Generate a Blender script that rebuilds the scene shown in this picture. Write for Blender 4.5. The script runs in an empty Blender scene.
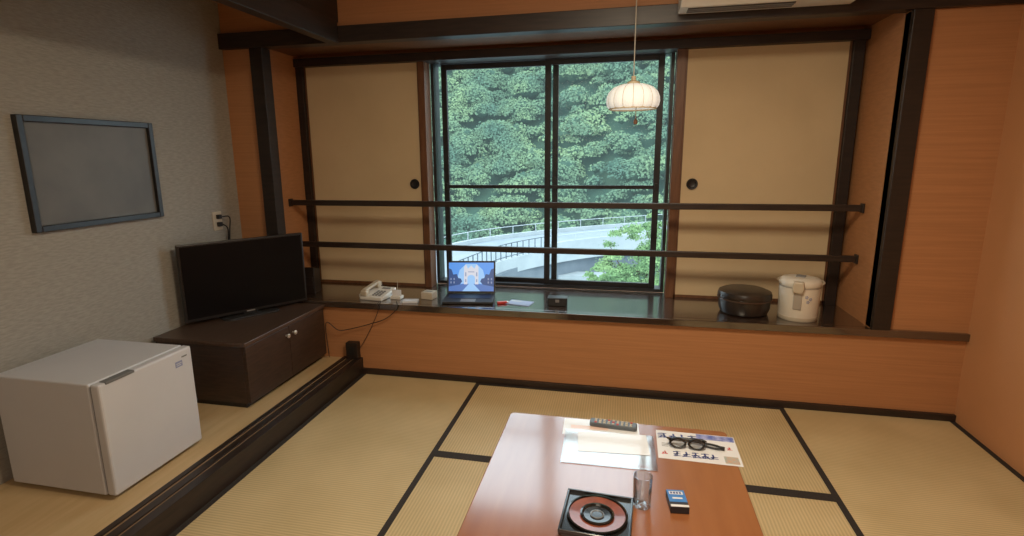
import bpy, math, random
import numpy as np
random.seed(7); rng=np.random.default_rng(7)
C=bpy.context.scene.collection
PI=math.pi
# ------------------------------------------------------------------ camera model
D,H,YAW,PIT,ROL,FPX=3.253,1.456,12.486,11.612,-0.542,544.81
_y,_p,_r=map(math.radians,(YAW,PIT,ROL))
Fv=np.array([-math.sin(_y)*math.cos(_p),math.cos(_y)*math.cos(_p),-math.sin(_p)])
Rv=np.array([math.cos(_y),math.sin(_y),0.]); Uv=np.cross(Rv,Fv)
R2=Rv*math.cos(_r)+Uv*math.sin(_r); U2=Uv*math.cos(_r)-Rv*math.sin(_r)
def at(u,v,ax,val):
    """point where the sight line through a photo position meets the plane axis=val"""
    o=np.array([0,-D,H]); d=Fv+R2*(u-502)/FPX-U2*(v-268)/FPX
    t=(val-o[ax])/d[ax]; return o+t*d
from mathutils import Matrix, Vector
cd=bpy.data.cameras.new('camera'); co=bpy.data.objects.new('camera',cd); C.objects.link(co)
m=Matrix.Identity(4)
for i in range(3):
    m[i][0]=R2[i]; m[i][1]=U2[i]; m[i][2]=-Fv[i]
m[0][3],m[1][3],m[2][3]=0,-D,H
co.matrix_world=m
cd.sensor_width=36; cd.lens=FPX/1024*36; cd.shift_x=10/1024; cd.clip_start=.05; cd.clip_end=600
bpy.context.scene.camera=co
bpy.context.scene.view_settings.view_transform='Standard'

# ------------------------------------------------------------------ materials
def mat(name,c,c2=None,scale=8,rough=.6,bump=0,stretch=(1,1,1),metal=0,coat=0,detail=4,emit=None,es=0,spec=.5,bscale=None,cior=1.5,crough=.06):
    M=bpy.data.materials.new(name); M.use_nodes=True; nt=M.node_tree; b=nt.nodes['Principled BSDF']
    b.inputs['Roughness'].default_value=rough; b.inputs['Metallic'].default_value=metal
    b.inputs['Coat Weight'].default_value=coat; b.inputs['Coat Roughness'].default_value=crough; b.inputs['Coat IOR'].default_value=cior
    b.inputs['Specular IOR Level'].default_value=spec
    tc=nt.nodes.new('ShaderNodeTexCoord'); mp=nt.nodes.new('ShaderNodeMapping'); mp.inputs['Scale'].default_value=stretch
    nt.links.new(tc.outputs['Object'],mp.inputs['Vector'])
    n=nt.nodes.new('ShaderNodeTexNoise'); n.inputs['Scale'].default_value=scale; n.inputs['Detail'].default_value=detail
    nt.links.new(mp.outputs[0],n.inputs['Vector'])
    if c2 is None: c2=tuple(k*.9 for k in c)
    r=nt.nodes.new('ShaderNodeValToRGB'); r.color_ramp.elements[0].position=.35; r.color_ramp.elements[1].position=.65
    r.color_ramp.elements[0].color=(*c,1); r.color_ramp.elements[1].color=(*c2,1)
    nt.links.new(n.outputs['Fac'],r.inputs[0]); nt.links.new(r.outputs[0],b.inputs['Base Color'])
    if bump:
        bn=nt.nodes.new('ShaderNodeBump'); bn.inputs['Strength'].default_value=bump; bn.inputs['Distance'].default_value=.01
        src=n
        if bscale:
            src=nt.nodes.new('ShaderNodeTexNoise'); src.inputs['Scale'].default_value=bscale; nt.links.new(mp.outputs[0],src.inputs['Vector'])
        nt.links.new(src.outputs['Fac'],bn.inputs['Height']); nt.links.new(bn.outputs[0],b.inputs['Normal'])
    if emit:
        b.inputs['Emission Color'].default_value=(*emit,1); b.inputs['Emission Strength'].default_value=es
    return M
def tatami_mat(name,vertical):
    M=mat(name,(.66,.52,.29),(.58,.45,.24),scale=3,rough=.55,stretch=(1,1,1)); nt=M.node_tree
    b=nt.nodes['Principled BSDF']; ramp=[n for n in nt.nodes if n.type=='VALTORGB'][0]
    tc=[n for n in nt.nodes if n.type=='TEX_COORD'][0]
    w=nt.nodes.new('ShaderNodeTexWave'); w.bands_direction='Y' if vertical else 'X'; w.inputs['Scale'].default_value=22; w.inputs['Distortion'].default_value=.6
    w2=nt.nodes.new('ShaderNodeTexWave'); w2.bands_direction='X' if vertical else 'Y'; w2.inputs['Scale'].default_value=60; w2.inputs['Distortion'].default_value=1
    mx=nt.nodes.new('ShaderNodeMix'); mx.data_type='RGBA'; mx.blend_type='MULTIPLY'; mx.inputs[0].default_value=.22
    ad=nt.nodes.new('ShaderNodeMath'); ad.operation='MULTIPLY'
    for q in (w,w2): nt.links.new(tc.outputs['Object'],q.inputs['Vector'])
    nt.links.new(w.outputs['Fac'],ad.inputs[0]); nt.links.new(w2.outputs['Fac'],ad.inputs[1])
    nt.links.new(ramp.outputs[0],mx.inputs[6]); nt.links.new(w.outputs['Color'],mx.inputs[7]); nt.links.new(mx.outputs[2],b.inputs['Base Color'])
    bn=nt.nodes.new('ShaderNodeBump'); bn.inputs['Strength'].default_value=.3; bn.inputs['Distance'].default_value=.002
    nt.links.new(ad.outputs[0],bn.inputs['Height']); nt.links.new(bn.outputs[0],b.inputs['Normal'])
    return M
def thin_glass(name,tint=(1,1,1),refl=.07,rough=0.0,fk=.6):
    M=bpy.data.materials.new(name); M.use_nodes=True; nt=M.node_tree; nt.nodes.clear()
    o=nt.nodes.new('ShaderNodeOutputMaterial'); mx=nt.nodes.new('ShaderNodeMixShader')
    t=nt.nodes.new('ShaderNodeBsdfTransparent'); t.inputs[0].default_value=(*tint,1)
    g=nt.nodes.new('ShaderNodeBsdfGlossy'); g.inputs['Roughness'].default_value=rough
    lw=nt.nodes.new('ShaderNodeLayerWeight'); lw.inputs['Blend'].default_value=.25
    mu=nt.nodes.new('ShaderNodeMath'); mu.operation='MULTIPLY_ADD'; mu.inputs[1].default_value=fk; mu.inputs[2].default_value=refl
    nt.links.new(lw.outputs['Fresnel'],mu.inputs[0]); nt.links.new(mu.outputs[0],mx.inputs[0])
    nt.links.new(t.outputs[0],mx.inputs[1]); nt.links.new(g.outputs[0],mx.inputs[2]); nt.links.new(mx.outputs[0],o.inputs[0])
    return M
M={}
M['orange']=mat('orange_wall',(.56,.275,.125),(.51,.25,.112),scale=2,rough=.75,bump=.15,bscale=220)
M['orange_h']=mat('orange_panel',(.48,.222,.095),(.42,.192,.08),scale=14,rough=.6,stretch=(.15,1,6),bump=.08)
M['grey']=mat('grey_woven_wallpaper',(.36,.345,.305),(.30,.285,.25),scale=90,rough=.85,stretch=(1,.3,1.6),bump=.3)
M['ceil']=mat('ceiling_board',(.42,.29,.17),(.36,.24,.14),scale=5,stretch=(8,.4,1),rough=.6)
M['dark']=mat('dark_wood',(.026,.016,.012),(.015,.010,.008),scale=16,stretch=(.4,.4,3),rough=.45)
M['darkx']=mat('dark_wood_along',(.034,.021,.016),(.019,.012,.010),scale=16,stretch=(.4,4,4),rough=.42)
M['darky']=mat('dark_wood_deep',(.030,.019,.014),(.016,.011,.009),scale=16,stretch=(4,.4,4),rough=.45)
M['ledge']=mat('ledge_wood',(.045,.026,.018),(.028,.017,.013),scale=14,stretch=(.4,5,5),rough=.22,coat=1,cior=2.2,crough=.1)
M['brown']=mat('brown_wood',(.17,.072,.03),(.12,.05,.021),scale=16,stretch=(3,3,.4),rough=.45)
M['groove']=mat('groove_wood',(.30,.19,.10),(.24,.15,.08),scale=14,stretch=(4,.4,4),rough=.5)
M['alcove']=mat('alcove_floor_board',(.58,.42,.23),(.52,.37,.19),scale=6,stretch=(5,.5,1),rough=.4)
M['paper']=mat('sliding_screen_paper',(.64,.50,.31),(.60,.465,.285),scale=3,rough=.8,bump=.08,bscale=160)
M['heri']=mat('mat_edging',(.018,.014,.012),(.028,.021,.017),scale=90,rough=.8)
M['tatv']=tatami_mat('tatami_lengthwise',True); M['tath']=tatami_mat('tatami_crosswise',False)
M['alu']=mat('bronze_window_frame',(.028,.030,.034),(.02,.022,.026),scale=20,rough=.45,metal=.2)
M['glass']=thin_glass('window_glass',(.97,1,1),.0,0,.08)
M['tglass']=thin_glass('drinking_glass',(.93,.95,.95),.12)
M['plastic_clear']=thin_glass('clear_plastic',(.97,.97,.97),.06,.08,.6)
M['black']=mat('black_plastic',(.012,.012,.013),(.018,.018,.019),scale=40,rough=.35)
M['gblack']=mat('glossy_black',(.010,.010,.010),(.014,.014,.014),scale=40,rough=.2,coat=.6)
M['blackm']=mat('matt_black_plastic',(.02,.02,.021),(.028,.028,.029),scale=60,rough=.6)
M['tvscreen']=mat('dark_screen',(.004,.004,.005),(.005,.005,.006),rough=.3,spec=.15)
M['cab']=mat('tv_stand_wood',(.060,.034,.023),(.036,.022,.016),scale=20,stretch=(.6,.6,5),rough=.38)
M['cabtop']=mat('tv_stand_top_wood',(.09,.054,.037),(.065,.039,.027),scale=16,stretch=(5,.5,1),rough=.28)
M['chrome']=mat('brushed_metal',(.8,.79,.76),rough=.3,metal=.8)
M['metal_d']=mat('dull_metal',(.30,.29,.28),rough=.35,metal=.8)
M['fridge']=mat('fridge_enamel',(.58,.60,.65),(.55,.57,.62),scale=3,rough=.35)
M['seal']=mat('grey_rubber',(.16,.17,.18),rough=.7)
M['white']=mat('white_plastic',(.74,.72,.67),(.71,.69,.64),scale=20,rough=.4)
M['potw']=mat('pot_cream_enamel',(.70,.65,.56),(.67,.62,.53),scale=20,rough=.35)
M['cream']=mat('cream_plastic',(.56,.49,.38),(.52,.455,.35),scale=20,rough=.45)
M['potp']=mat('faint_blue_print',(.27,.31,.50),rough=.4)
M['potg']=mat('faint_grey_print',(.40,.36,.31),rough=.4)
M['grey_p']=mat('grey_plastic',(.25,.25,.25),rough=.5)
M['art']=mat('dark_picture',(.16,.155,.14),(.12,.118,.11),scale=4,rough=.5)
M['table']=mat('red_lacquered_wood',(.33,.125,.045),(.285,.102,.035),scale=7,stretch=(3,.35,1),rough=.3,coat=1.0,cior=1.9,crough=.14)
M['tabled']=mat('table_leg_wood',(.14,.05,.02),(.1,.035,.014),scale=12,rough=.4)
M['shade']=mat('lantern_paper',(.84,.84,.80),(.80,.80,.75),scale=30,rough=.8,emit=(1,1,.93),es=.42)
M['cordc']=mat('pale_cord',(.55,.52,.45),rough=.7)
M['wood_l']=mat('light_bamboo',(.60,.50,.35),rough=.5)
M['wood_k']=mat('lamp_knob_wood',(.2,.09,.04),rough=.5)
M['sheet']=mat('white_paper',(.78,.80,.84),(.75,.77,.81),scale=5,rough=.25,coat=.6)
M['peach']=mat('peach_paper',(.76,.54,.47),(.78,.62,.56),scale=6,rough=.3,coat=.5)
M['redd']=mat('red_brown_band',(.50,.20,.13),rough=.4)
M['blue']=mat('blue_print',(.025,.045,.20),(.03,.05,.24),rough=.4)
M['packb']=mat('pack_blue',(.05,.20,.55),(.06,.24,.6),rough=.35)
M['red']=mat('red_print',(.6,.04,.03),rough=.4)
M['photo1']=mat('small_print_picture_warm',(.55,.35,.25),(.35,.42,.4),scale=60,rough=.4)
M['photo2']=mat('small_print_picture_cool',(.10,.14,.42),(.40,.42,.66),scale=40,rough=.4)
M['ink']=mat('dark_print',(.03,.03,.04),rough=.5)
M['remote']=mat('slate_plastic',(.10,.125,.15),(.12,.145,.17),scale=20,rough=.4)
M['copper']=mat('copper_glaze',(.30,.075,.035),(.19,.045,.02),scale=30,rough=.28,metal=.1,coat=.6)
M['teabox']=mat('dull_black_lacquer',(.018,.014,.012),(.036,.024,.018),scale=10,rough=.38,coat=.2)
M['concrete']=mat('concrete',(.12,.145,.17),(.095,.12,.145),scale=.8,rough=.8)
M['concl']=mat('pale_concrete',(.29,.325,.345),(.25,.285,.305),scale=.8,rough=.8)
M['asphalt']=mat('pale_asphalt',(.20,.235,.265),(.175,.21,.24),scale=.6,rough=.6)
M['steel']=mat('grey_painted_steel',(.05,.07,.085),rough=.5)
M['steelw']=mat('white_painted_steel',(.32,.36,.39),rough=.5)
M['river']=mat('river_water',(.10,.16,.155),(.15,.21,.20),scale=.4,rough=.5,bump=.2)
M['ground']=mat('hill_soil',(.06,.10,.07),(.05,.085,.06),scale=.5,rough=.9)
M['bark']=mat('bark',(.07,.055,.04),(.05,.04,.03),scale=10,rough=.9)
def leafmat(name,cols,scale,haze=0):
    m_=mat(name,cols[0],cols[1],scale=scale,rough=.85,detail=8,spec=.05,emit=(.50,.72,.74) if haze else None,es=haze); nt=m_.node_tree  # haze: faint blue glow painted into the leaves in place of airlight
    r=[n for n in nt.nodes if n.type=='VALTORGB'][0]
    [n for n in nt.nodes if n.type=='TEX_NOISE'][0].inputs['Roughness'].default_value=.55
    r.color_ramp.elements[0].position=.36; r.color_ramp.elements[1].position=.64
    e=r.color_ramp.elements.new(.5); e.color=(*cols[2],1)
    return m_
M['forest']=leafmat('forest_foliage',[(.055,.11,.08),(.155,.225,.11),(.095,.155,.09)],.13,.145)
M['forestd']=leafmat('forest_shade',[(.03,.065,.05),(.055,.095,.06),(.04,.08,.055)],.3,.12)  # shade inside the crowns painted as darker green, reused on the hillside
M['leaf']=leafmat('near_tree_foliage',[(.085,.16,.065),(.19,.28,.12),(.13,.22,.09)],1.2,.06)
def emis(name,c,s):
    return mat(name,(.01,.01,.01),rough=.2,emit=c,es=s)
M['sky_e']=emis('lit_sky',(.10,.34,.90),.9); M['skyl_e']=emis('lit_pale_sky',(.34,.62,1),.9); M['bld_e']=emis('lit_building',(.33,.42,.68),.6)
M['bldd_e']=emis('lit_dark_building',(.04,.12,.36),.6); M['street_e']=emis('lit_street',(.12,.28,.75),.65); M['arch_e']=emis('lit_stone',(.80,.82,.92),.8)
M['arch_d']=emis('lit_stone_shade',(.40,.48,.70),.7)

# ------------------------------------------------------------------ mesh builder
class MB:
    def __init__(s): s.v=[];s.f=[];s.mi=[];s.mats=[];s.cur=0
    def use(s,k):
        mm=M[k]
        if mm not in s.mats: s.mats.append(mm)
        s.cur=s.mats.index(mm); return s
    def add(s,vs,fs):
        o=len(s.v); s.v+= [tuple(map(float,p)) for p in vs]
        for f in fs: s.f.append(tuple(i+o for i in f)); s.mi.append(s.cur)
        return s
    def box(s,x0,x1,y0,y1,z0,z1):
        return s.add([(x0,y0,z0),(x1,y0,z0),(x1,y1,z0),(x0,y1,z0),(x0,y0,z1),(x1,y0,z1),(x1,y1,z1),(x0,y1,z1)],
              [(0,3,2,1),(4,5,6,7),(0,1,5,4),(1,2,6,5),(2,3,7,6),(3,0,4,7)])
    def quad(s,*p): return s.add(p,[tuple(range(len(p)))])
    def lathe(s,prof,c=(0,0,0),n=32,sx=1,sy=1,cap=True):
        vs=[];fs=[]
        for r,z in prof:
            for k in range(n):
                a=2*PI*k/n; vs.append((c[0]+r*math.cos(a)*sx,c[1]+r*math.sin(a)*sy,c[2]+z))
        for i in range(len(prof)-1):
            for k in range(n):
                k2=(k+1)%n; fs.append((i*n+k,i*n+k2,(i+1)*n+k2,(i+1)*n+k))
        if cap:
            fs.append(tuple(range(n))[::-1]); fs.append(tuple((len(prof)-1)*n+k for k in range(n)))
        return s.add(vs,fs)
    def cyl(s,a,b,r,n=16,r2=None): return s.tube([a,b],r,n,r2)
    def tube(s,pts,r,n=8,r2=None):
        pts=[Vector(p) for p in pts]; vs=[];fs=[];L=len(pts); up=None
        for i,p in enumerate(pts):
            t=(pts[min(i+1,L-1)]-pts[max(i-1,0)]).normalized()
            if up is None:
                up=t.orthogonal().normalized()
            up=(up-t*up.dot(t)).normalized(); w=t.cross(up)
            rr=r if r2 is None else r+(r2-r)*i/(L-1)
            for k in range(n):
                a=2*PI*k/n; q=p+up*math.cos(a)*rr+w*math.sin(a)*rr; vs.append(tuple(q))
        for i in range(L-1):
            for k in range(n):
                k2=(k+1)%n; fs.append((i*n+k,i*n+k2,(i+1)*n+k2,(i+1)*n+k))
        fs.append(tuple(range(n))[::-1]); fs.append(tuple((L-1)*n+k for k in range(n)))
        return s.add(vs,fs)
    def prism(s,poly,z0,z1,f=lambda x,y,z:(x,y,z)):
        n=len(poly); vs=[f(x,y,z0) for x,y in poly]+[f(x,y,z1) for x,y in poly]
        fs=[tuple(range(n))[::-1],tuple(range(n,2*n))]+[(i,(i+1)%n,n+(i+1)%n,n+i) for i in range(n)]
        return s.add(vs,fs)
    def build(s,name,mk=None,parent=None,bevel=0,smooth=False,seg=2):
        me=bpy.data.meshes.new(name); me.from_pydata(s.v,[],s.f)
        if mk: me.materials.append(M[mk])
        else:
            for q in s.mats: me.materials.append(q)
            me.polygons.foreach_set('material_index',s.mi)
        me.update()
        import bmesh
        bm=bmesh.new(); bm.from_mesh(me); bmesh.ops.recalc_face_normals(bm,faces=bm.faces); bm.to_mesh(me); bm.free()
        if smooth:
            me.polygons.foreach_set('use_smooth',[True]*len(me.polygons))
            try: me.set_sharp_from_angle(angle=math.radians(40))
            except Exception: pass
        o=bpy.data.objects.new(name,me); C.objects.link(o)
        if parent: o.parent=parent
        if bevel:
            b=o.modifiers.new('bevel','BEVEL'); b.width=bevel; b.segments=seg; b.limit_method='ANGLE'; b.angle_limit=math.radians(40)
        return o
def arc(n,r,a0,a1,cx=0,cy=0): return [(cx+r*math.cos(a0+(a1-a0)*i/n),cy+r*math.sin(a0+(a1-a0)*i/n)) for i in range(n+1)]
def rrect(x0,x1,y0,y1,r,n=5):
    return arc(n,r,PI,1.5*PI,x0+r,y0+r)+arc(n,r,1.5*PI,2*PI,x1-r,y0+r)+arc(n,r,0,.5*PI,x1-r,y1-r)+arc(n,r,.5*PI,PI,x0+r,y1-r)
def spline(P,n=6):
    P=[np.array(p,float) for p in P]; Q=[2*P[0]-P[1]]+P+[2*P[-1]-P[-2]]; out=[]
    for i in range(len(P)-1):
        p0,p1,p2,p3=Q[i:i+4]
        for k in range(n):
            t=k/n; out.append(.5*((2*p1)+(-p0+p2)*t+(2*p0-5*p1+4*p2-p3)*t*t+(-p0+3*p1-3*p2+p3)*t**3))
    out.append(P[-1]); return out
def thing(name,label,cat,loc=(0,0,0),rz=0,group=None):
    o=bpy.data.objects.new(name,None); C.objects.link(o); o.location=tuple(map(float,loc)); o.rotation_euler=(0,0,rz)
    o.empty_display_size=.05
    return tag(o,label,cat,group)
def tag(o,label=None,cat=None,group=None,kind=None):
    if label:o['label']=label
    if cat:o['category']=cat
    if group:o['group']=group
    if kind:o['kind']=kind
    return o
def S(o,label,cat): return tag(o,label,cat,None,'structure')

# ------------------------------------------------------------------ room shell
XL,XR,YF,ZC=-2.554,1.83,-4.7,2.5
XT0,XT1=-1.845,-1.704      # threshold
XS=-.868
ZA=.10                     # raised alcove floor
ZL=.505
fl=MB().box(XL,XR,YF,0,-.12,-.02).build('floor','ground'); S(fl,'room floor laid with straw tatami mats edged in black cloth','floor')
def mat_piece(x0,x1,y0,y1,vertical):
    MB().box(x0,x1,y0,y1,-.02,0).build('tatami_mat','tatv' if vertical else 'tath',fl)
    h=.028; e=.0015
    for k in (0,1):
        b=MB()
        if vertical: b.box(x0 if k else x1-h,x0+h if k else x1,y0,y1,-.01,e)
        else: b.box(x0,x1,y0 if k else y1-h,y0+h if k else y1,-.01,e)
        b.build('mat_edging','heri',fl)
mat_piece(XT1,XS,-1.8,-.02,True)
mat_piece(XT1,XS,-3.6,-1.8,True)
mat_piece(XS,XS+1.8,-.9,-.02,False)
mat_piece(XS,XS+1.8,-1.8,-.9,False)
mat_piece(XS,XS+1.8,-2.7,-1.8,False)
mat_piece(XS,XS+1.8,-3.6,-2.7,False)
mat_piece(XS+1.8,XR,-1.8,-.02,True)
mat_piece(XS+1.8,XR,-3.6,-1.8,True)
mat_piece(XT1,XS+.93,YF,-3.6,False); mat_piece(XS+.93,XR,YF,-3.6,False)
S(MB().box(XL,XT0,YF,0,-.02,ZA).build('floor_alcove','alcove'),'raised pale board floor of the side alcove under the television stand','floor')
# threshold (step edge) with two grooves
b=MB()
for x0,x1,z1 in ((XT0,XT0+.028,ZA+.012),(XT0+.043,XT0+.082,ZA+.012),(XT0+.094,XT1,ZA+.012)): b.box(x0,x1,YF,0,-.02,z1)
t1=b.build('trim_1','darky',None,.002); S(t1,'dark wooden step edge with sliding door grooves along the mats','trim')
MB().box(XT0+.005,XT1-.005,YF,-.001,0,ZA+.006).build('groove','groove',t1)
w=MB().box(XL-.1,XL,YF,.1,-.12,ZC).build('wall_left','grey'); S(w,'left wall covered in grey woven wallpaper','wall')
w=MB().box(XR,XR+.1,YF,.1,-.12,ZC).build('wall_right','orange'); S(w,'plain orange right side wall','wall')
w=MB().box(XL-.1,XR+.1,YF-.1,YF,-.12,ZC).build('wall_front','orange'); S(w,'plain orange wall behind the viewer','wall')
w=MB().box(XL-.1,XR+.1,YF-.1,.8,ZC,ZC+.1).build('ceiling','ceil'); S(w,'wooden board ceiling','ceiling')
RX0,RX1=-2.34,1.36; YB=.542
b=MB(); b.box(XL,XR,0,.12,-.12,.463)
b.box(XL,RX0,0,.8,.463,ZC); b.box(RX1,XR,0,.8,.463,ZC); b.box(RX0,RX1,0,.8,2.19,ZC)
b.box(XL,XR,.12,.8,.30,.463)
w=b.build('wall_back','orange_h'); S(w,'orange back wall around and below the deep window recess','wall')
WX0,WX1,WZ0,WZ1=-1.36,.30,.53,2.095
b=MB(); b.box(RX0,WX0-.05,.56,.70,.463,2.19); b.box(WX1+.06,RX1,.56,.70,.463,2.19); b.box(WX0-.05,WX1+.06,.56,.70,2.12,2.19)
w=b.build('wall_window','orange'); S(w,'inner wall of the window recess behind the sliding screens','wall')
b=MB().box(XL,XR,-.022,0,0,.038); S(b.build('baseboard_back','darkx',None,.002),'dark baseboard strip along the foot of the orange wall','baseboard')
# ledge
b=MB().box(RX0,XR,-.025,.02,.463,ZL).box(RX0,RX1,.02,.62,.464,ZL)
S(b.build('trim_2','ledge',None,.003),'dark polished wooden ledge running below the window','ledge')
# posts
S(MB().box(-2.34,-2.251,-.03,.06,ZL,2.14).build('trim_3','dark',None,.003),'dark square post at the left front corner of the recess','post')
S(MB().box(1.36,1.45,-.03,.06,ZL,2.14).build('trim_4','dark',None,.003),'dark square post at the right front corner of the recess','post')
S(MB().box(-2.34,-2.288,.47,.56,ZL,2.11).build('trim_5','dark',None,.002),'dark upright left of the left sliding screen','post')
S(MB().box(1.285,1.345,.47,.56,ZL,2.11).build('trim_6','dark',None,.002),'dark upright right of the right sliding screen','post')
S(MB().box(-1.41,-1.363,.48,.60,ZL,2.11).build('trim_7','brown',None,.002),'brown wooden jamb left of the window','jamb')
S(MB().box(.303,.357,.48,.60,ZL,2.11).build('trim_8','brown',None,.002),'brown wooden jamb right of the window','jamb')
S(MB().box(XL,XR,-.035,.05,2.14,2.235).build('trim_9','darkx',None,.003),'long dark lintel across the front of the recess','lintel')
S(MB().box(RX0,RX1,.45,.60,2.095,2.15).build('trim_10','darkx',None,.002),'dark head rail above the screens and window','head rail')
S(MB().box(RX0,RX1,.05,.45,2.17,2.19).build('ceiling_recess','brown'),'brown board soffit inside the recess','soffit')
S(MB().box(-1.785,-1.715,YF,-.035,2.135,2.26).build('trim_11','darky',None,.003),'dark header beam over the step edge running towards the viewer','beam')
S(MB().box(-1.775,-1.725,YF,-.001,2.26,ZC).build('wall_header','darky'),'dark boarded panel above the header beam','panel')
S(MB().box(XL,-1.785,YF,-.001,2.42,2.44).build('ceiling_alcove','ceil'),'board ceiling of the alcove','ceiling')
# ------------------------------------------------------------------ sliding screens
def screen(x0,x1,px,label,n):
    o=MB().box(x0,x1,.503,.530,ZL+.012,2.095).build('door_%d'%n,'paper'); S(o,label,'sliding screen')
    e=.012; MB().box(x0,x0+e,.499,.534,ZL+.002,2.095).box(x1-e,x1,.499,.534,ZL+.002,2.095).box(x0,x1,.499,.534,ZL+.001,ZL+.02).build('screen_frame','brown',o)
    c=at(px,184,1,.50)
    f=MB(); f.lathe([(.0,0),(.030,0),(.034,.003),(.036,.007),(.026,.006),(.020,-.002),(0.0,-.002)],n=28,cap=False)
    f.v=[(c[0]+x,.502-z,c[2]+y) for x,y,z in f.v]
    f.build('finger_pull','black',o,smooth=True)
screen(-2.288,-1.41,415,'beige paper sliding screen left of the window with black round pull',1)
screen(.357,1.285,692,'beige paper sliding screen right of the window with black round pull',2)
# ------------------------------------------------------------------ windows
def frame(x0,x1,z0,z1,y0,y1,t,b=None,tb=None):
    b=b or MB(); tb=tb or t
    b.box(x0,x0+t,y0,y1,z0,z1).box(x1-t,x1,y0,y1,z0,z1).box(x0+t,x1-t,y0,y1,z0,z0+tb).box(x0+t,x1-t,y0,y1,z1-tb,z1); return b
S(frame(WX0,WX1,WZ0-.02,WZ1+.02,.60,.72,.022).build('trim_12','alu'),'dark bronze outer window frame','window frame')
for n,(x0,x1,yy,lab) in enumerate(((-1.30,-.455,.655,'left glass sash in dark bronze frame with crossbar'),(-.545,.24,.625,'right glass sash in dark bronze frame with crossbar')),1):
    b=frame(x0,x1,WZ0,WZ1,yy,yy+.028,.040,None,.035); b.box(x0+.04,x1-.04,yy+.002,yy+.024,1.225,1.25)
    o=b.build('window_%d'%n,'alu',None,.002); S(o,lab,'window')
    MB().box(x0+.03,x1-.03,yy+.012,yy+.015,WZ0+.03,WZ1-.03).build('pane','glass',o)
    lk=MB().box(-.03,.03,-.012,0,-.012,.012); 
    xx=x1-.02 if n==2 else x0+.02
    lk.v=[(xx+x*.4,yy+y,1.24+z*2) for x,y,z in lk.v]; lk.build('sash_handle','black',o,.002)
b=MB().box(WX0+.022,-1.30,.69,.693,WZ0,WZ1).box(.24,WX1-.022,.69,.693,WZ0,WZ1)
o=b.build('window_3','glass'); S(o,'narrow strips of glass at both edges of the window','window')
# ------------------------------------------------------------------ rails
for z,lab in ((1.142,'upper dark wooden safety rail crossing the window recess'),(.843,'lower dark wooden safety rail crossing the window recess')):
    r=thing('safety_rail',lab,'rail',(RX0,.27,z),0,'safety rails across the window recess')
    MB().box(0.004,RX1-RX0-.004,-.014,.014,-.019,.019).build('bar','darkx',r,.004)
    for xx in (0.001,RX1-RX0-.012): MB().box(xx,xx+.011,-.022,.022,-.027,.027).build('end_bracket','dark',r,.003)

# ------------------------------------------------------------------ TV stand
cx0,cx1,cy0,cy1=-2.53,-1.957,-.837,-.025
t=thing('tv_stand','dark wood low television stand with two doors and small metal knobs','tv stand',((cx0+cx1)/2,(cy0+cy1)/2,ZA))
hx=(cx1-cx0)/2; hy=(cy1-cy0)/2
MB().box(-hx,hx-.02,-hy+.006,hy-.006,.03,.36).build('body','cab',t,.002)
MB().box(-hx+.02,hx-.04,-hy+.02,hy-.02,0,.03).build('plinth','black',t)
MB().box(-hx-.003,hx+.006,-hy-.004,hy,.36,.384).build('top','cabtop',t,.003)
for s in (-1,1):
    y0,y1=(-hy+.008,-.002) if s<0 else (.002,hy-.008)
    d=MB().box(hx-.019,hx-.001,y0,y1,.034,.355).build('door','cab',t,.002)
    k=MB(); k.lathe([(.006,0),(.006,.012),(.013,.016),(.014,.022),(.009,.027)],n=16); k.v=[(hx-.001+z,s*.035+x,.305+y) for x,y,z in k.v]
    k.build('knob','chrome',d,smooth=True)
# TV
t=thing('television','large flat black television switched off on the dark wood stand','television',(-2.275,-.345,ZA+.384),math.radians(56.3))
W_,Hh=.745,.465; z0=.022
MB().box(-W_/2,W_/2,0,.028,z0,z0+Hh).build('housing','black',t,.006)
MB().box(-.22,.22,.028,.055,z0+.06,z0+.3).build('back_cover','blackm',t,.015)
MB().box(-W_/2+.014,W_/2-.014,-.0015,.001,z0+.02,z0+Hh-.014).build('screen','tvscreen',t)
MB().box(-.04,.04,.005,.027,.008,z0+.03).build('neck','black',t,.003)
MB().prism(rrect(-.17,.17,-.05,.10,.04),0,.009).build('foot','blackm',t,.002)
MB().box(-.025,.025,-.003,0,z0+.005,z0+.012).build('badge','grey_p',t)
# dark holder behind the TV on the ledge
p=at(314,291,2,ZL)
t=thing('letter_holder','small dark wooden holder with slanted top between television and phone','holder',(p[0]-.01,.20,ZL),.1)
MB().prism([(-.05,0),(.05,0),(.05,.16),(-.05,.19)],-.055,.055,lambda x,y,z:(z,x,y)).build('body','dark',t,.003)
MB().box(-.045,.045,-.056,-.0505,.04,.12).build('front_plate','darkx',t,.001)
# ------------------------------------------------------------------ fridge
t=thing('mini_fridge','small white refrigerator standing on the alcove floor','refrigerator',(-2.22,-1.43,ZA))
fx,fy=.265,.235
MB().box(-fx,fx-.05,-fy,fy,.02,.50).build('cabinet','fridge',t,.006)
MB().box(fx-.05,fx-.043,-fy+.008,fy-.008,.03,.49).build('door_seal','seal',t)
d=MB().box(fx-.043,fx,-fy,fy,.022,.50).build('door','fridge',t,.008)
MB().box(fx-.03,fx+.004,-fy+.03,-fy+.16,.492,.503).build('handle','seal',d,.002)
b=MB(); b.use('potp').box(fx,fx+.0008,.135,.175,.425,.452).use('fridge').box(fx+.0008,fx+.0014,.14,.17,.440,.443).box(fx+.0008,fx+.0014,.14,.165,.432,.435); b.build('sticker',None,d)
MB().box(fx-.0,fx+.001,fy-.06,fy-.03,.462,.468).build('badge','seal',d)
for sx in (-.22,.19):
    for sy in (-.19,.19): MB().cyl((sx,sy,0),(sx,sy,.021),.014).build('foot','black',t)
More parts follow.
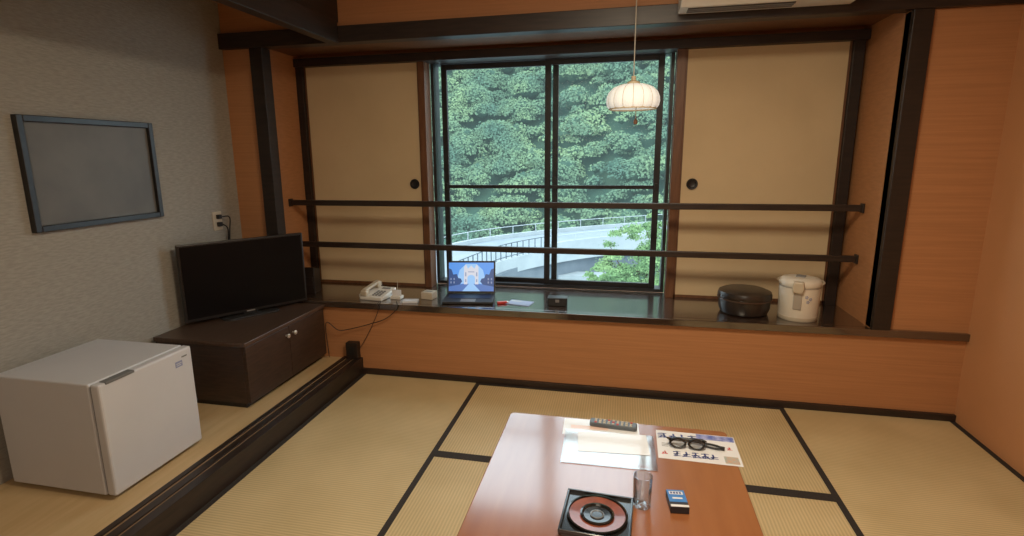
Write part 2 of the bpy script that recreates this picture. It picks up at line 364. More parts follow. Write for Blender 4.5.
# picture on the left wall
pr=at(160,215,0,XL); yR=float(pr[1]); 
t=thing('picture_frame','black framed dark picture hanging on the grey wall','picture',(XL,yR-.35,1.14))
f=frame(-.35,.35,0,.51,0,.03,.028); f.v=[(y,x,z) for x,y,z in f.v]; f.build('frame','black',t,.003)
MB().box(.002,.012,-.33,.33,.02,.49).build('picture','art',t)
# wall outlet + plugs
po=at(217,221,0,XL)
t=thing('wall_outlet','white wall outlet on the grey wall with two black plugs','outlet',(XL,float(po[1]),float(po[2])))
MB().box(0,.007,-.04,.04,-.06,.06).build('cover_plate','cream',t,.003)
for zz in (.028,-.02): MB().box(.007,.03,-.014,.016,zz-.014,zz+.014).build('plug','black',t,.004)
y0,z0=float(po[1]),float(po[2])
b=MB().tube(spline([(XL+.03,y0+.012,z0-.02),(XL+.05,y0+.03,z0-.05),(XL+.03,y0+.05,z0-.14),(XL+.02,y0+.06,z0-.3),(XL+.02,y0+.06,.50)]),.004)
b.tube(spline([(XL+.03,y0+.014,z0+.028),(XL+.06,y0+.045,z0+.02),(XL+.045,y0+.05,z0-.08),(XL+.02,y0+.05,z0-.3),(XL+.02,y0+.05,.50)]),.004)
tag(b.build('power_cable','black',None,smooth=True),'black power cables hanging from the wall outlet behind the television','cable')
# small block at step end
t=thing('outlet_box','small dark brown outlet box at the wall end of the step edge','outlet box',(-1.76,-.028,ZA+.012))
MB().box(-.042,.042,-.022,.026,0,.115).build('body','dark',t,.004)
MB().box(-.02,.02,-.024,-.0215,.03,.085).build('socket_plate','black',t,.001)

# ------------------------------------------------------------------ pendant lamp
pl=at(633,96,1,-.15)
t=thing('pendant_lamp','small ribbed cream paper pendant lamp hanging before the window','lamp',(float(pl[0]),-.15,float(pl[2])))
R=.139
prof=[(.03,.060),(.065,.057),(.102,.043),(.126,.020),(.137,-.006),(R,-.030),(.134,-.052),(.122,-.066)]
rb=MB(); n=64
vs=[];fs=[]
for (r,z) in prof:
    for k in range(n):
        a=2*PI*k/n; rr=r*(1+.010*(1 if k%4 else -1.5)); vs.append((rr*math.cos(a),rr*math.sin(a),z))
for i in range(len(prof)-1):
    for k in range(n): fs.append((i*n+k,i*n+(k+1)%n,(i+1)*n+(k+1)%n,(i+1)*n+k))
rb.add(vs,fs); rb.build('lamp_shade','shade',t,smooth=True)
b=MB()
for k in range(16):
    a=2*PI*k/16; b.tube([(r*math.cos(a)*.985,r*math.sin(a)*.985,z) for r,z in prof],.0014,5)
b.build('shade_ribs','wood_l',t)
MB().lathe([(.120,-.070),(.125,-.070),(.125,-.062),(.120,-.062),(.120,-.070)],n=40,cap=False).build('rim','wood_l',t)
MB().lathe([(.0,-.060),(.05,-.062),(.115,-.062),(.115,-.058),(0,-.056)],n=32,cap=False).build('diffuser','shade',t)
MB().lathe([(.034,.054),(.034,.070),(.012,.080),(.012,.1)],n=20).build('cap','wood_l',t,smooth=True)
MB().cyl((0,0,.1),(0,0,ZC-float(pl[2])-.02),.0030,6).build('cord','cordc',t)
MB().lathe([(.045,0),(.045,.02)],(0,0,ZC-float(pl[2])-.02)).build('ceiling_rose','cream',t)
c=MB().cyl((.018,0,-.06),(.018,0,-.118),.0026,6).build('pull_cord','cordc',t)
MB().lathe([(.003,0),(.010,.004),(.011,.020),(.004,.032)],(.018,0,-.148),12).build('pull_knob','wood_k',c,smooth=True)

# ------------------------------------------------------------------ air conditioner
pa=at(678,8,1,-.04)
t=thing('air_conditioner','white wall air conditioner above the right end of the lintel','air conditioner',(float(pa[0]),-.037,2.178))
L=.82
MB().prism([(0,0),(-.15,0),(-.20,.04),(-.21,.24),(-.17,.255),(0,.255)],0,L,lambda x,y,z:(z,x,y)).build('casing','white',t,.005)
MB().box(.04,L-.28,-.125,-.035,-.003,.004).build('air_outlet','black',t)
for yy in (-.11,-.08,-.05): MB().box(.04,L-.28,yy-.006,yy+.006,-.006,-.003).build('louvre','grey_p',t)

# ------------------------------------------------------------------ ledge objects
def onl(u,v): return at(u,v,2,ZL+.001)
# phone
p=onl(375,299)
phone=t=thing('telephone','white desk telephone with coiled cord on the left of the ledge','telephone',(float(p[0]),.14,ZL+.0005),math.radians(-8))
MB().prism([(-.1,0),(.1,0),(.1,.055),(-.1,.022)],-.085,.085,lambda x,y,z:(z,x,y)).build('base','white',t,.006)
def tilt(x,y,z): return (x,y,.0387+.165*y+z)
hs=MB()
for yy0,yy1,z0_,z1_,ww in ((-.1,-.052,.004,.038,.024),(.052,.1,.004,.038,.024),(-.09,.09,.026,.046,.017)):
    hs.prism(rrect(-ww,ww,yy0,yy1,.008),z0_,z1_,lambda x,y,z:tilt(x-.055,y,z))
hs.build('handset','cream',t,.005)
for r_ in range(4):
    for c_ in range(3):
        MB().prism(rrect(-.008,.008,-.006,.006,.002,2),0,.005,lambda x,y,z:tilt(x+.0+.024*c_,y-.06+.022*r_,z)).build('key','grey_p',t)
MB().prism(rrect(-.032,.032,-.012,.012,.002,2),0,.002,lambda x,y,z:tilt(x+.026,y+.065,z)).build('display','grey_p',t)
b=MB(); pts=[]
for i in range(90):
    q=i/89; pts.append((-.1-.035*math.sin(q*PI)+.006*math.sin(i*.9),-.07+.13*q,.012+.006*math.cos(i*.9)))
b.tube(pts,.002,5).build('coiled_cord','white',t)
# card stand & small boxes
p=onl(396,298)
t=thing('notice_card','small white card on a stand beside the telephone','card',(float(p[0])+.012,.125,ZL+.0005),0)
MB().box(-.038,.038,-.03,.03,0,.022).build('base','white',t,.004)
MB().box(-.033,.033,-.004,.0,.02,.062).build('card','sheet',t); MB().tube([(.0,.012,.02),(.004,.012,.12)],.002,6).build('pin','cordc',t)
p=onl(427,300)
t=thing('tissue_box','small cream box with slot between telephone and laptop','box',(float(p[0]),.17,ZL+.0005),-.15)
MB().box(-.042,.042,-.04,.04,0,.05).build('body','cream',t,.004)
MB().box(-.025,.025,-.012,.012,.05,.0515).build('slot','grey_p',t)
p=onl(412,301)
t=thing('memo_pad','low white memo pad lying before the cream box','memo pad',(float(p[0]),.06,ZL+.0005),.2)
MB().box(-.05,.05,-.035,.035,0,.012).build('pages','sheet',t,.001); MB().box(-.05,.05,.03,.0355,0,.0135).build('binding','grey_p',t)
# laptop
p=onl(465,304)
lx,ly=float(p[0]),.06
t=thing('laptop','open laptop on the ledge showing a pale stone gateway against blue','laptop',(lx,ly+.115,ZL+.0005),math.radians(9))
MB().prism(rrect(-.168,.168,-.115,.115,.01),.002,.017).build('base','blackm',t,.002)
MB().box(-.145,.145,-.02,.09,.017,.0185).build('keyboard','black',t); MB().box(-.05,.05,-.105,-.035,.017,.0178).build('touchpad','grey_p',t)
tl=math.radians(14)
def lid(x,u,d): return (x,.112+u*math.sin(tl)+d*math.cos(tl),.018+u*math.cos(tl)-d*math.sin(tl))
b=MB().prism(rrect(-.168,.168,0,.226,.008),0,.008,lambda x,y,z:lid(x,y,z)); ld=b.build('lid','black',t,.001)
b=MB()
def sc(k,pts,d): b.use(k).quad(*[lid((x-.5)*.314,.015+y*.199,-d) for x,y in pts])
sc('sky_e',[(0,0),(1,0),(1,1),(0,1)],.0006)
sc('skyl_e',[(.16,.26),(.84,.26),(.76,.74),(.62,.95),(.38,.95),(.24,.74)],.0009)
sc('bldd_e',[(0,.16),(.24,.22),(.30,.34),(.27,.44),(.21,.46),(.18,.60),(.10,.58),(.06,.76),(0,.80)],.0012)
sc('bldd_e',[(1,.16),(.76,.22),(.70,.34),(.73,.44),(.79,.46),(.82,.60),(.90,.58),(.94,.76),(1,.80)],.0012)
sc('street_e',[(0,0),(1,0),(1,.16),(.66,.26),(.34,.26),(0,.16)],.0015)
sc('skyl_e',[(.30,0),(.70,0),(.55,.26),(.45,.26)],.0018)
arcp=[(.5+.085*math.cos(q),.46+.11*math.sin(q)) for q in [PI*i/8 for i in range(9)]]
sc('arch_e',[(.34,.24),(.415,.24),(.415,.84),(.34,.84)],.0018); sc('arch_e',[(.585,.24),(.66,.24),(.66,.84),(.585,.84)],.0018)
for i in range(8):
    (xa,ya),(xb,yb_)=arcp[i],arcp[i+1]; sc('arch_e',[(xa,ya),(xb,yb_),(xb,.80),(xa,.80)],.0018)
sc('arch_e',[(.34,.84),(.415,.84),(.378,.94)],.0018); sc('arch_e',[(.585,.84),(.66,.84),(.622,.94)],.0018); sc('arch_e',[(.44,.80),(.56,.80),(.5,.90)],.0018)
for (x,y0_,y1_) in ((.378,.32,.42),(.378,.52,.66),(.622,.32,.42),(.622,.52,.66)): sc('arch_d',[(x-.014,y0_),(x+.014,y0_),(x+.014,y1_),(x-.014,y1_)],.0021)
sc('arch_d',[(.43,.66),(.57,.66),(.57,.69),(.43,.69)],.0021)
for xx in (.05,.12,.88,.95):
    for zz in (.3,.42): sc('bld_e',[(xx-.015,zz-.03),(xx+.015,zz-.03),(xx+.015,zz+.04),(xx-.015,zz+.04)],.0018)
b.build('screen',None,ld)
p=onl(503,303)
t=thing('lighter','small red lighter on the ledge just right of the laptop','lighter',(float(p[0]),float(p[1])-.01,ZL+.0005),.5)
MB().prism(rrect(-.037,.028,-.012,.012,.005),0,.014).build('body','red',t,.002); MB().box(.028,.04,-.011,.011,0.001,.013).build('cap','chrome',t,.002)
p=onl(520,303)
t=thing('pamphlet','pale blue folded pamphlet lying on the ledge','pamphlet',(float(p[0]),float(p[1]),ZL+.0005),-.2)
o=MB().box(-.08,.08,-.055,.055,0,.003).build('pages','potp',t)
MB().box(-.07,.0,.02,.04,.003,.0034).build('print','sheet',o)
p=onl(557,306)
t=thing('camera_case','small black box standing on the ledge below the window centre','box',(float(p[0]),float(p[1])+.03,ZL+.0005),.05)
MB().prism(rrect(-.062,.062,-.035,.035,.01),0,.05).build('body','blackm',t,.004); MB().prism(rrect(-.064,.064,-.037,.037,.01),.036,.054).build('lid','black',t,.003)
MB().box(-.012,.012,-.040,-.036,.026,.044).build('clasp','grey_p',t,.001)
# tea container
p=onl(750,318)
t=thing('tea_container','round black lacquer tea set tub beside the cream hot water pot','container',(float(p[0])-.012,float(p[1])+.135,ZL+.0005))
MB().lathe([(.120,0),(.136,.008),(.146,.035),(.148,.090),(.144,.094)],n=48).build('bowl','teabox',t,smooth=True)
MB().lathe([(.150,.094),(.154,.100),(.154,.118),(.148,.134),(.12,.146),(.06,.151),(.0,.152)],n=48,cap=False).build('lid','teabox',t,smooth=True)
MB().lathe([(.149,.086),(.155,.089),(.155,.095),(.149,.097)],n=48,cap=False).build('rim_band','cabtop',t,smooth=True)
# water pot
p=onl(802,323)
t=thing('hot_water_pot','cream electric hot water pot with faint flower print on the ledge','hot water pot',(float(p[0])+.004,float(p[1])+.112,ZL+.0005),math.radians(-20))
MB().lathe([(.102,0),(.106,.006),(.106,.024)],n=48).build('base_ring','cream',t,smooth=True)
body=MB().lathe([(.104,.024),(.106,.05),(.108,.12),(.110,.185),(.109,.194)],n=48).build('body','potw',t,smooth=True)
MB().lathe([(.111,.194),(.112,.198),(.111,.202)],n=48,cap=False).build('seam_band','potg',t,smooth=True)
MB().lathe([(.110,.202),(.113,.208),(.111,.228),(.098,.242),(.06,.249),(0,.250)],n=48,cap=False).build('lid','potw',t,smooth=True)
MB().prism([(-.024,.175),(.024,.175),(.032,.205),(.026,.240),(-.026,.240),(-.032,.205)],-.136,-.09,lambda x,y,z:(x,z,y)).build('spout','cream',t,.008)
MB().box(-.022,.022,-.112,-.104,.075,.160).build('gauge_panel','potg',t,.003)
MB().prism(rrect(-.026,.026,-.03,.03,.01),.247,.254).build('push_button','grey_p',t,.003)
b=MB().tube(spline([(.113,.0,.215),(.119,.04,.216),(.095,.095,.217),(0,.130,.218),(-.095,.095,.217),(-.119,.04,.216),(-.113,.0,.215)]),.006,8); b.build('carry_handle','cream',t,smooth=True)
def onpot(a,z,du,dz,k,bb,n=6):
    bb.use(k); pts=[]
    for j in range(n):
        g=2*PI*j/n; aa=a+du*math.cos(g)/.108; zz=z+dz*math.sin(g); rr=.1105; pts.append((rr*math.sin(aa),-rr*math.cos(aa),zz))
    bb.quad(*pts)
b=MB()
for a,z in ((.42,.150),(.62,.138),(.50,.122)):
    for j in range(5):
        g=2*PI*j/5; onpot(a+.006*math.cos(g)/.108,z+.006*math.sin(g),.0035,.0035,'potp',b)
b.build('print',None,body)
# wires on the lower wall (belong to the telephone)
yW=-.028
def wp(u,v,y=yW): q=at(u,v,1,y); return (float(q[0]),float(q[1]),float(q[2]))
bpy.context.view_layer.update()
inv=phone.matrix_world.inverted()
def phonewire(name,pts,r):
    b=MB().tube(spline(pts),r,6); b.v=[tuple(inv@Vector(v)) for v in b.v]; b.build(name,'black',phone,smooth=True)
phonewire('phone_cord',[(wp(397,303,.06)[0],.05,ZL+.004),(wp(397,303)[0],-.024,ZL+.004),wp(396,310,-.034),wp(385,319),wp(370,324),wp(350,329),wp(338,330,-.05),(-1.93,-.06,.36),(-1.93,-.05,.115)],.0028)
phonewire('power_cord',[(wp(378,311)[0],.02,ZL+.004),(wp(378,311)[0],-.024,ZL+.003),wp(378,311,-.034),wp(372,326),wp(366,338),(-1.712,-.03,ZA+.08)],.0022)

# ------------------------------------------------------------------ low table
ZT=.33
t=thing('low_table','large low red-brown lacquered table standing on the tatami mats','table',(-.003,-1.65,0))
TW,TY0,TY1=.454,-.60,.618
MB().prism(rrect(-TW,TW,TY0,TY1,.022),ZT-.032,ZT).build('table_top','table',t,.004,seg=3)
MB().box(-TW+.05,TW-.05,TY0+.05,TY1-.05,ZT-.085,ZT-.032).build('apron','tabled',t,.003)
for sx in (-1,1):
    for sy in (TY0+.08,TY1-.08):
        MB().box(sx*(TW-.08)-.028,sx*(TW-.08)+.028,sy-.028,sy+.028,.0015,ZT-.085).build('leg','tabled',t,.004)
def ont(u,v): return at(u,v,2,ZT)
def flat(name,label,cat,quadpx,z,mk,thick=.0012,pname='sheet'):
    P=[at(u,v,2,ZT) for u,v in quadpx]; c=sum(P)/4
    ux=((P[1]-P[0])+(P[2]-P[3]))/2; uy=((P[3]-P[0])+(P[2]-P[1]))/2
    w=np.linalg.norm(ux); h=np.linalg.norm(uy); a=math.atan2(ux[1],ux[0])
    t=thing(name,label,cat,(c[0],c[1],ZT+z),a)
    o=MB().box(-w/2,w/2,-h/2,h/2,0,thick).build(pname,mk,t)
    return t,w,h,o
# quads are listed: far-left, far-right, near-right, near-left
t,w,h,o=flat('paper_sheet','white paper sheet under the remote at the far side of the folder','paper',[(566,418),(640,424),(638,440),(561,434)],.0003,'sheet',.0008)
MB().box(-w*.4,w*.1,-h*.1,h*.1,.0008,.0011).build('printed_band','peach',o)
t,w,h,o=flat('menu_folder','clear plastic menu folder holding glossy white pages on the table','menu folder',[(569,431),(651,437),(650,471),(561,461)],.0014,'sheet',.0006,pname='page')
MB().box(-w*.47,w*.47,-h*.47,-h*.40,.0006,.0009).build('printed_band','redd',o)
MB().box(-w*.44,w*.34,-h*.34,-h*.22,.0006,.0009).build('printed_text','peach',o)
MB().box(-w*.44,w*.2,h*.30,h*.40,.0006,.0009).build('printed_heading','peach',o)
MB().box(-w*.5-.008,w*.5+.018,-h/2-.006,h/2+.008,.0014,.0017).build('plastic_cover','plastic_clear',t)
MB().box(-w*.5+.05,w*.49,-h*.2,h*.44,.0022,.0025).build('loose_sheet','sheet',t).matrix_local=Matrix.Rotation(.05,4,'Z')@Matrix.Translation((.0,.015,0))
t,w,h,o=flat('leaflet','white travel leaflet with dark blue lettering lying under the black eyeglasses','leaflet',[(657,430),(734,438),(743,467),(657,458)],.0005,'sheet',.0010,pname='page')
rr=random.Random(5)
for (a0,a1,b0,b1,k) in ((.02,.49,.30,.485,'photo2'),(.30,.47,-.45,-.22,'photo1')):
    MB().box(a0*w,a1*w,b0*h,b1*h,.0010,.0013).build('small_picture',k,o)
b=MB(); b.use('blue')
def stroke(b,x0,y0,x1,y1,w0,w1):
    dx,dy=x1-x0,y1-y0; L=math.hypot(dx,dy); nx,ny=-dy/L,dx/L; xm,ym=(x0+x1)/2+nx*L*.08,(y0+y1)/2+ny*L*.08
    for (a,b_,c_,d_,e,f) in ((x0,y0,xm,ym,w0,(w0+w1)*.6),(xm,ym,x1,y1,(w0+w1)*.6,w1)):
        b.quad((a+nx*e,b_+ny*e,.0013),(a-nx*e,b_-ny*e,.0013),(c_-nx*f,d_-ny*f,.0013),(c_+nx*f,d_+ny*f,.0013))
def glyph(b,cx,cy,s):      # brush-written characters
    for k in range(rr.choice((2,3))):
        y=cy+s*(-.35+.35*k+rr.uniform(-.06,.06)); stroke(b,cx-s*rr.uniform(.25,.42),y-s*.04,cx+s*rr.uniform(.25,.42),y+s*.05,s*.08,s*.04)
    x=cx+s*rr.uniform(-.1,.1); stroke(b,x,cy+s*.48,x-s*rr.uniform(-.05,.15),cy-s*.42,s*.09,s*.03)
    stroke(b,cx,cy+s*.1,cx-s*.42,cy-s*.42,s*.07,s*.02)
    if rr.random()<.7: stroke(b,cx+s*.03,cy+s*.05,cx+s*.44,cy-s*.40,s*.04,s*.09)
for i in range(4): glyph(b,-w*.42+i*w*.13,h*.30,.046)
for i in range(5): glyph(b,-w*.26+i*w*.11,-h*.30,.040)
b.use('red'); glyph(b,-w*.42,-h*.30,.026); glyph(b,w*.40,h*.05,.024)
b.use('ink')
for i in range(3): b.box(-.44*w,(-.30-.03*i)*w,(.02-.05*i)*h,(.033-.05*i)*h,.0010,.0013)
b.build('print',None,o)
# remote
P0,P1=ont(590,424),ont(637,430); c=(P0+P1)/2; a=math.atan2(P1[1]-P0[1],P1[0]-P0[0]); L=np.linalg.norm(P1-P0)
t=thing('remote_control','slim slate grey remote control with pale keys at the far edge of the table','remote control',(c[0],c[1],ZT+.002),a)
MB().prism(rrect(-L/2,L/2,-.024,.024,.01),0,.018).build('body','remote',t,.004)
for i in range(9):
    for j in range(3):
        MB().prism(rrect(-.005,.005,-.004,.004,.0015,2),.018,.0205,lambda x,y,z:(x-L/2+.025+i*(L-.05)/8,y-.014+j*.014,z)).build('key','cream' if (i+j)%5 else 'red',t)
# eyeglasses, folded
P0,P1=ont(668,446),ont(706,451); c=(P0+P1)/2; a=math.atan2(P1[1]-P0[1],P1[0]-P0[0])
t=thing('eyeglasses','black thick framed eyeglasses resting folded on the leaflet','eyeglasses',(c[0],c[1],ZT+.0033),a+.05)
for s in (-1,1):
    ring=[(s*.035+.027*math.cos(q)*(1+.06*math.cos(4*q)),.010*math.sin(q),.016+.0145*math.sin(q)) for q in [2*PI*i/28 for i in range(29)]]
    MB().tube(ring,.0046,6).build('lens_rim','gblack',t,smooth=True)
    b=MB(); b.quad(*ring[:-1]); b.build('lens','tglass',t)
    MB().tube([(s*.064,.008,.024),(s*.071,.020,.022),(s*.060,.028+.006*s,.020),(-s*.045,.038+.008*s,.012),(-s*.066,.036+.008*s,.006)],.0048,6).build('temple','gblack',t,smooth=True)
MB().tube([(-.010,.004,.022),(0,.006,.026),(.010,.004,.022)],.0042,6).build('bridge','gblack',t,smooth=True)
P=ont(712,448)
t=thing('wristband','small black loop strap lying right beside the eyeglasses','strap',(P[0],P[1]-.0,ZT+.0022),-.3)
MB().tube([(.036*math.cos(q),.013*math.sin(q),.005) for q in [2*PI*i/32 for i in range(33)]],.004,8).build('band','blackm',t,smooth=True)
MB().box(.028,.046,-.008,.008,0,.011).build('buckle','black',t,.002)
# glass tumbler
P=ont(642,511)
t=thing('drinking_glass','clear straight glass tumbler standing on the table','glass',(P[0],P[1]+.03,ZT+.0008))
MB().lathe([(.0,0),(.027,0),(.0285,.004),(.031,.108),(.0295,.108),(.0265,.010),(.0,.009)],n=36,cap=False).build('tumbler','tglass',t,smooth=True)
# cigarette pack
P=ont(677,505)
t=thing('cigarette_pack','small blue and white pack lying beside the glass tumbler','pack',(P[0],P[1],ZT+.0008),math.radians(6))
o=MB().box(-.029,.029,-.046,.046,0,.024).build('box','ink',t,.002)
MB().box(-.0285,.0285,-.020,.045,.024,.0246).build('printed_panel','packb',o)
MB().box(-.022,.022,.020,.036,.0246,.025).build('lettering_panel','sheet',o)
b=MB(); b.use('blue')
for i in range(4): b.box(-.018+i*.0095,-.012+i*.0095,.023,.033,.025,.0253)
b.build('lettering',None,o)
MB().box(-.016,.016,-.004,.004,.0246,.025).build('white_band','sheet',o); MB().box(-.0285,.0285,-.045,-.034,.024,.0246).build('lower_band','sheet',o)
# ashtray
P=ont(597,519)
t=thing('ashtray','square black ashtray with round copper ring near the table front','ashtray',(P[0],P[1],ZT+.0008),math.radians(-3))
MB().prism(rrect(-.108,.108,-.108,.108,.010),0,.012).build('square_base','gblack',t,.003)
fr=MB().box(-.108,.108,.100,.108,.010,.022).box(-.108,.108,-.108,-.100,.010,.022).box(-.108,-.100,-.1,.1,.010,.022).box(.100,.108,-.1,.1,.010,.022); fr.build('raised_edge','gblack',t,.002)
MB().lathe([(.093,.012),(.095,.021),(.090,.022),(.087,.013)],n=56,cap=False).build('rim','gblack',t,smooth=True)
MB().lathe([(.088,.0125),(.087,.018),(.052,.0145),(.052,.0125)],n=56,cap=False).build('copper_ring','copper',t,smooth=True)
MB().lathe([(.053,.0125),(.053,.020),(.047,.0215),(.042,.0155),(.020,.014)],n=56,cap=False).build('centre_cup','gblack',t,smooth=True)
MB().lathe([(.022,.0125),(.022,.017),(.018,.0175),(.016,.015)],n=40,cap=False).build('metal_ring','metal_d',t,smooth=True)
MB().lathe([(.0165,.0125),(.016,.0155),(0,.0155)],n=40,cap=False).build('centre_disc','gblack',t,smooth=True)

# ------------------------------------------------------------------ outside
ZR=-5.0
def g(u,v,z=ZR): q=at(u,v,2,z); return q
far=[g(*p) for p in [(380,277),(420,259),(455,247),(500,239),(560,232),(620,227),(700,221)]]
near=[g(*p) for p in [(400,320),(440,292),(475,274),(505,262),(545,253),(600,245),(700,236)]]
Fp=spline(far,8); Np=spline(near,8)
t=thing('road_bridge','pale concrete road bridge curving across the valley outside the window','bridge',(0,0,0))
b=MB(); n=len(Fp)
b.add([tuple(p) for p in Fp]+[tuple(p) for p in Np]+[(p[0],p[1],p[2]-.5) for p in Fp]+[(p[0],p[1],p[2]-.5) for p in Np],
 [(i,i+1,n+i+1,n+i) for i in range(n-1)]+[(2*n+i,3*n+i,3*n+i+1,2*n+i+1) for i in range(n-1)]+[(n+i,n+i+1,3*n+i+1,3*n+i) for i in range(n-1)]+[(i,2*n+i,2*n+i+1,i+1) for i in range(n-1)])
b.build('deck','asphalt',t)
def strip(P,w,z0,z1,name,mk):
    b=MB(); P=[Vector(p) for p in P]; vs=[]
    for i,p in enumerate(P):
        d=(P[min(i+1,len(P)-1)]-P[max(i-1,0)]).normalized(); nn=Vector((-d.y,d.x,0))*w/2
        for q,z in ((p-nn,z0),(p+nn,z0),(p+nn,z1),(p-nn,z1)): vs.append((q.x,q.y,q.z+z))
    fs=[]
    for i in range(len(P)-1):
        for k in range(4): fs.append((i*4+k,i*4+(k+1)%4,(i+1)*4+(k+1)%4,(i+1)*4+k))
    fs+= [(0,1,2,3),tuple(len(vs)-4+k for k in range(4))]
    return b.add(vs,fs).build(name,mk,t)
KS=33
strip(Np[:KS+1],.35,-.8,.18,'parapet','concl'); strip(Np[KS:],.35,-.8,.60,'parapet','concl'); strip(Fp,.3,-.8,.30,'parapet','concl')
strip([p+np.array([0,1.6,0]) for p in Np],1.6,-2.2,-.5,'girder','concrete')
def railing(P,mk,step,hh,zs,w=.045,base=.18):
    b=MB(); P=[Vector(p) for p in P]; acc=0; nxt=0
    for i in range(len(P)-1):
        L=(P[i+1]-P[i]).length
        while nxt<=acc+L:
            q=P[i].lerp(P[i+1],(nxt-acc)/L); b.box(q.x-w,q.x+w,q.y-w,q.y+w,q.z+base,q.z+hh); nxt+=step
        acc+=L
    for z in zs: b.tube([(p.x,p.y,p.z+z) for p in P],w,6)
    b.build('guard_rail',mk,t)
railing(Np[10:KS+1],'steel',.6,1.1,(1.1,.3),.026); railing(Np[KS:],'steelw',2.4,1.05,(1.05,),.025,.5); railing(Fp,'steelw',2.4,.9,(.9,),.028,.3)
# flared support under the right part of the bridge
for q in (KS+1,):
    p=Vector(Np[q]); MB().prism([(-4.2,-1.8),(4.6,-1.8),(1.5,-3.6),(1.1,-8),(-1.1,-8),(-1.3,-3.6)],.4,2.0,lambda x,y,z:(p.x+x,p.y+z,p.z+y)).build('pier','concl',t)
S(MB().box(-90,60,9,64,-13.2,-13).build('river','river'),'pale river in the valley below the bridge','river')
# hillside
Y0=60
def hz(x,y): return -13+np.maximum(0,(y-Y0+2))*.84+2.5*np.sin(x*.09+1)+1.6*np.sin(x*.21+y*.1)
xs=np.linspace(-110,65,60); ys=np.linspace(Y0-6,150,50)
vs=[(x,y,float(hz(x,y))-.5) for y in ys for x in xs]
fs=[(j*60+i,j*60+i+1,(j+1)*60+i+1,(j+1)*60+i) for j in range(49) for i in range(59)]
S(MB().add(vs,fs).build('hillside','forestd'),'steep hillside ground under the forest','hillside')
import bmesh
bm=bmesh.new(); bmesh.ops.create_icosphere(bm,subdivisions=1,radius=1); iv=np.array([v.co[:] for v in bm.verts]); ifc=np.array([[v.index for v in f.verts] for f in bm.faces]); bm.free()
def np_mesh(name,V,tri,quads,mk,parent=None,core=None):
    me=bpy.data.meshes.new(name); nT,nQ=len(tri),len(quads)
    me.vertices.add(len(V)); me.vertices.foreach_set('co',V.astype(np.float32).ravel())
    loops=np.concatenate([tri.ravel(),quads.ravel()]).astype(np.int32)
    me.loops.add(len(loops)); me.loops.foreach_set('vertex_index',loops)
    me.polygons.add(nT+nQ)
    st=np.concatenate([np.arange(nT)*3,nT*3+np.arange(nQ)*4]).astype(np.int32)
    me.polygons.foreach_set('loop_start',st)
    me.materials.append(M[mk])
    if core:
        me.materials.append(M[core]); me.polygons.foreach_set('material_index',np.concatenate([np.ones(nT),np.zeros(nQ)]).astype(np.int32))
    me.update(calc_edges=True); me.validate()
    o=bpy.data.objects.new(name,me); C.objects.link(o)
    if parent:o.parent=parent
    return o
def crowns(cs,rs,leaves,lsize,squash=.8,core=.78,spread=.10,soft=.45,jit=.35):
    Vs=[];T=[];Q=[];o=0; upv=np.array([.1,-.45,.9])
    for c,r in zip(cs,rs):
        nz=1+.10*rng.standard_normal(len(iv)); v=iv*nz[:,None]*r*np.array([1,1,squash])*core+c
        Vs.append(v); T.append(ifc+o); o+=len(iv)
        n=int(leaves*r*r) if leaves<160 else leaves
        d=rng.standard_normal((n,3)); d[:,1]-=.35; d/=np.linalg.norm(d,axis=1)[:,None]; d[:,2]=np.abs(d[:,2])*1.1-.35
        lob=rng.standard_normal((7,3)); lob/=np.linalg.norm(lob,axis=1)[:,None]
        lump=.80+.34*np.max(d@lob.T,axis=1)
        p=c+d*r*np.array([1,1,squash])*lump[:,None]*(1+spread*rng.standard_normal((n,1)))
        nn=d*(1-soft)+upv*soft+jit*rng.standard_normal((n,3)); nn/=np.linalg.norm(nn,axis=1)[:,None]
        a=np.cross(nn,rng.standard_normal((n,3))); a/=np.linalg.norm(a,axis=1)[:,None]+1e-6
        bb=np.cross(nn,a)
        s=lsize*(.5+.9*rng.random((n,1)))
        q=np.stack([p-a*s,p-bb*s*.7,p+a*s,p+bb*s*.7],1).reshape(-1,3)
        Vs.append(q); Q.append((np.arange(n*4)+o).reshape(-1,4)); o+=n*4
    return np.vstack(Vs),np.vstack(T),np.vstack(Q)
cs=[];rs=[]
y=float(Y0)
while y<125:
    x=-56-(y-50)*.2
    while x<20+(y-50)*.1:
        xx=x+rng.uniform(-1.0,1.0); yy=y+rng.uniform(-.8,.8); r=rng.choice([.8,1.2,1.8,2.6],p=[.35,.33,.2,.12])*rng.uniform(.85,1.15)
        cs.append(np.array([xx,yy,float(hz(xx,yy))+r*.5+rng.uniform(0,1.4)])); rs.append(r); x+=2.15
    y+=1.6
V,T,Q=crowns(cs,rs,95,.19)
tag(np_mesh('forest',V,T,Q,'forest',None,'forestd'),'dense green forest covering the mountainside beyond the window','forest',None,'stuff')
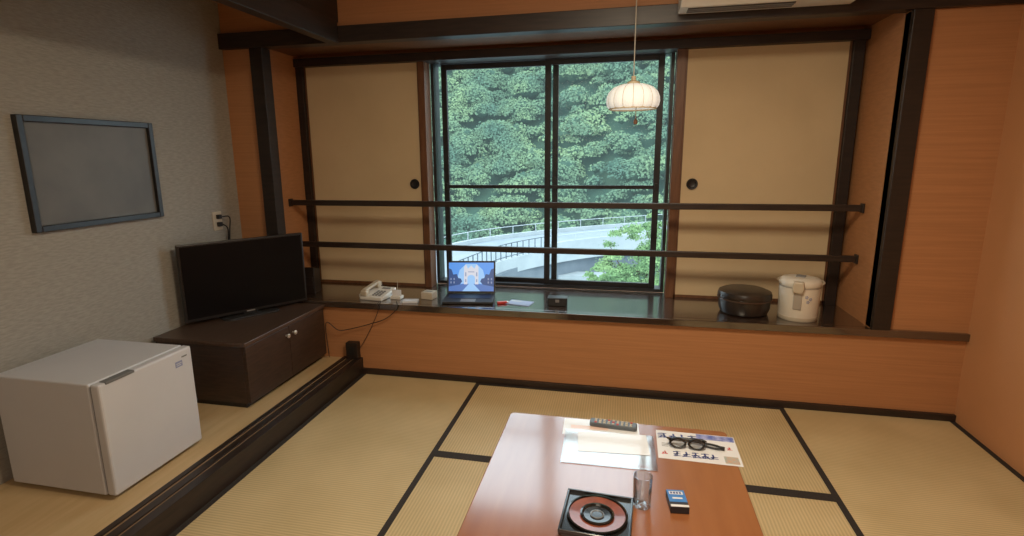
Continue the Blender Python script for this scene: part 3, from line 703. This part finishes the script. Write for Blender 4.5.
# near trees
def tree(u,v,dist,R_,label,nb=26):
    o=np.array([0,-D,H]); d=Fv+R2*(u-502)/FPX-U2*(v-268)/FPX; c=o+d*dist
    t=thing('leafy_tree',label,'tree',(c[0],c[1],-13))
    cc=[];rr=[]
    for k in range(nb):
        dd=rng.standard_normal(3); dd/=np.linalg.norm(dd)
        cc.append(np.array([0,0,c[2]+13])+dd*R_*rng.uniform(.3,1.1)); rr.append(R_*rng.uniform(.10,.20))
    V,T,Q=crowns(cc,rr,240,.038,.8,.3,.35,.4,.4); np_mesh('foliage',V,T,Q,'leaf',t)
    b=MB().tube([(0,0,0),(.1,0,(c[2]+13)*.6),(0,0,c[2]+13)],.22,10,.05)
    for k in range(12):
        q=cc[k]; b.tube([(0,0,c[2]+13-R_*.8),tuple(q)],.03,6,.01)
    b.build('trunk','bark',t,smooth=True)
tree(638,268,18,1.3,'bright green tree in front of the bridge at lower right of window',60)
tree(664,248,21,1.35,'bright green tree partly hidden by the right window jamb',44)
tree(608,284,16,.7,'small bright green treetop just above the window sill',28)

# ------------------------------------------------------------------ light
wd=bpy.data.worlds.new('world'); bpy.context.scene.world=wd; wd.use_nodes=True
bg=wd.node_tree.nodes['Background']; bg.inputs[0].default_value=(.78,.91,1,1); bg.inputs[1].default_value=4.0
def light(name,kind,loc,energy,col,size=None,rot=(0,0,0),sy=None):
    l=bpy.data.lights.new(name,kind); l.energy=energy; l.color=col
    if kind=='AREA':
        l.size=size
        if sy: l.shape='RECTANGLE'; l.size_y=sy
    if kind=='SUN': l.angle=.3
    o=bpy.data.objects.new(name,l); C.objects.link(o); o.location=loc; o.rotation_euler=rot; return o
light('ceiling_light','AREA',(.1,-1.7,2.46),45,(1,.83,.60),.6)
light('added_fill_light','AREA',(-.2,-4.1,2.2),22,(1,.88,.70),1.6,(math.radians(42),0,0))  # fill light added behind the viewer to brighten the room, no lamp there
light('daylight_sun','SUN',(0,20,40),1.2,(1,.98,.88),None,(math.radians(35),math.radians(25),0))
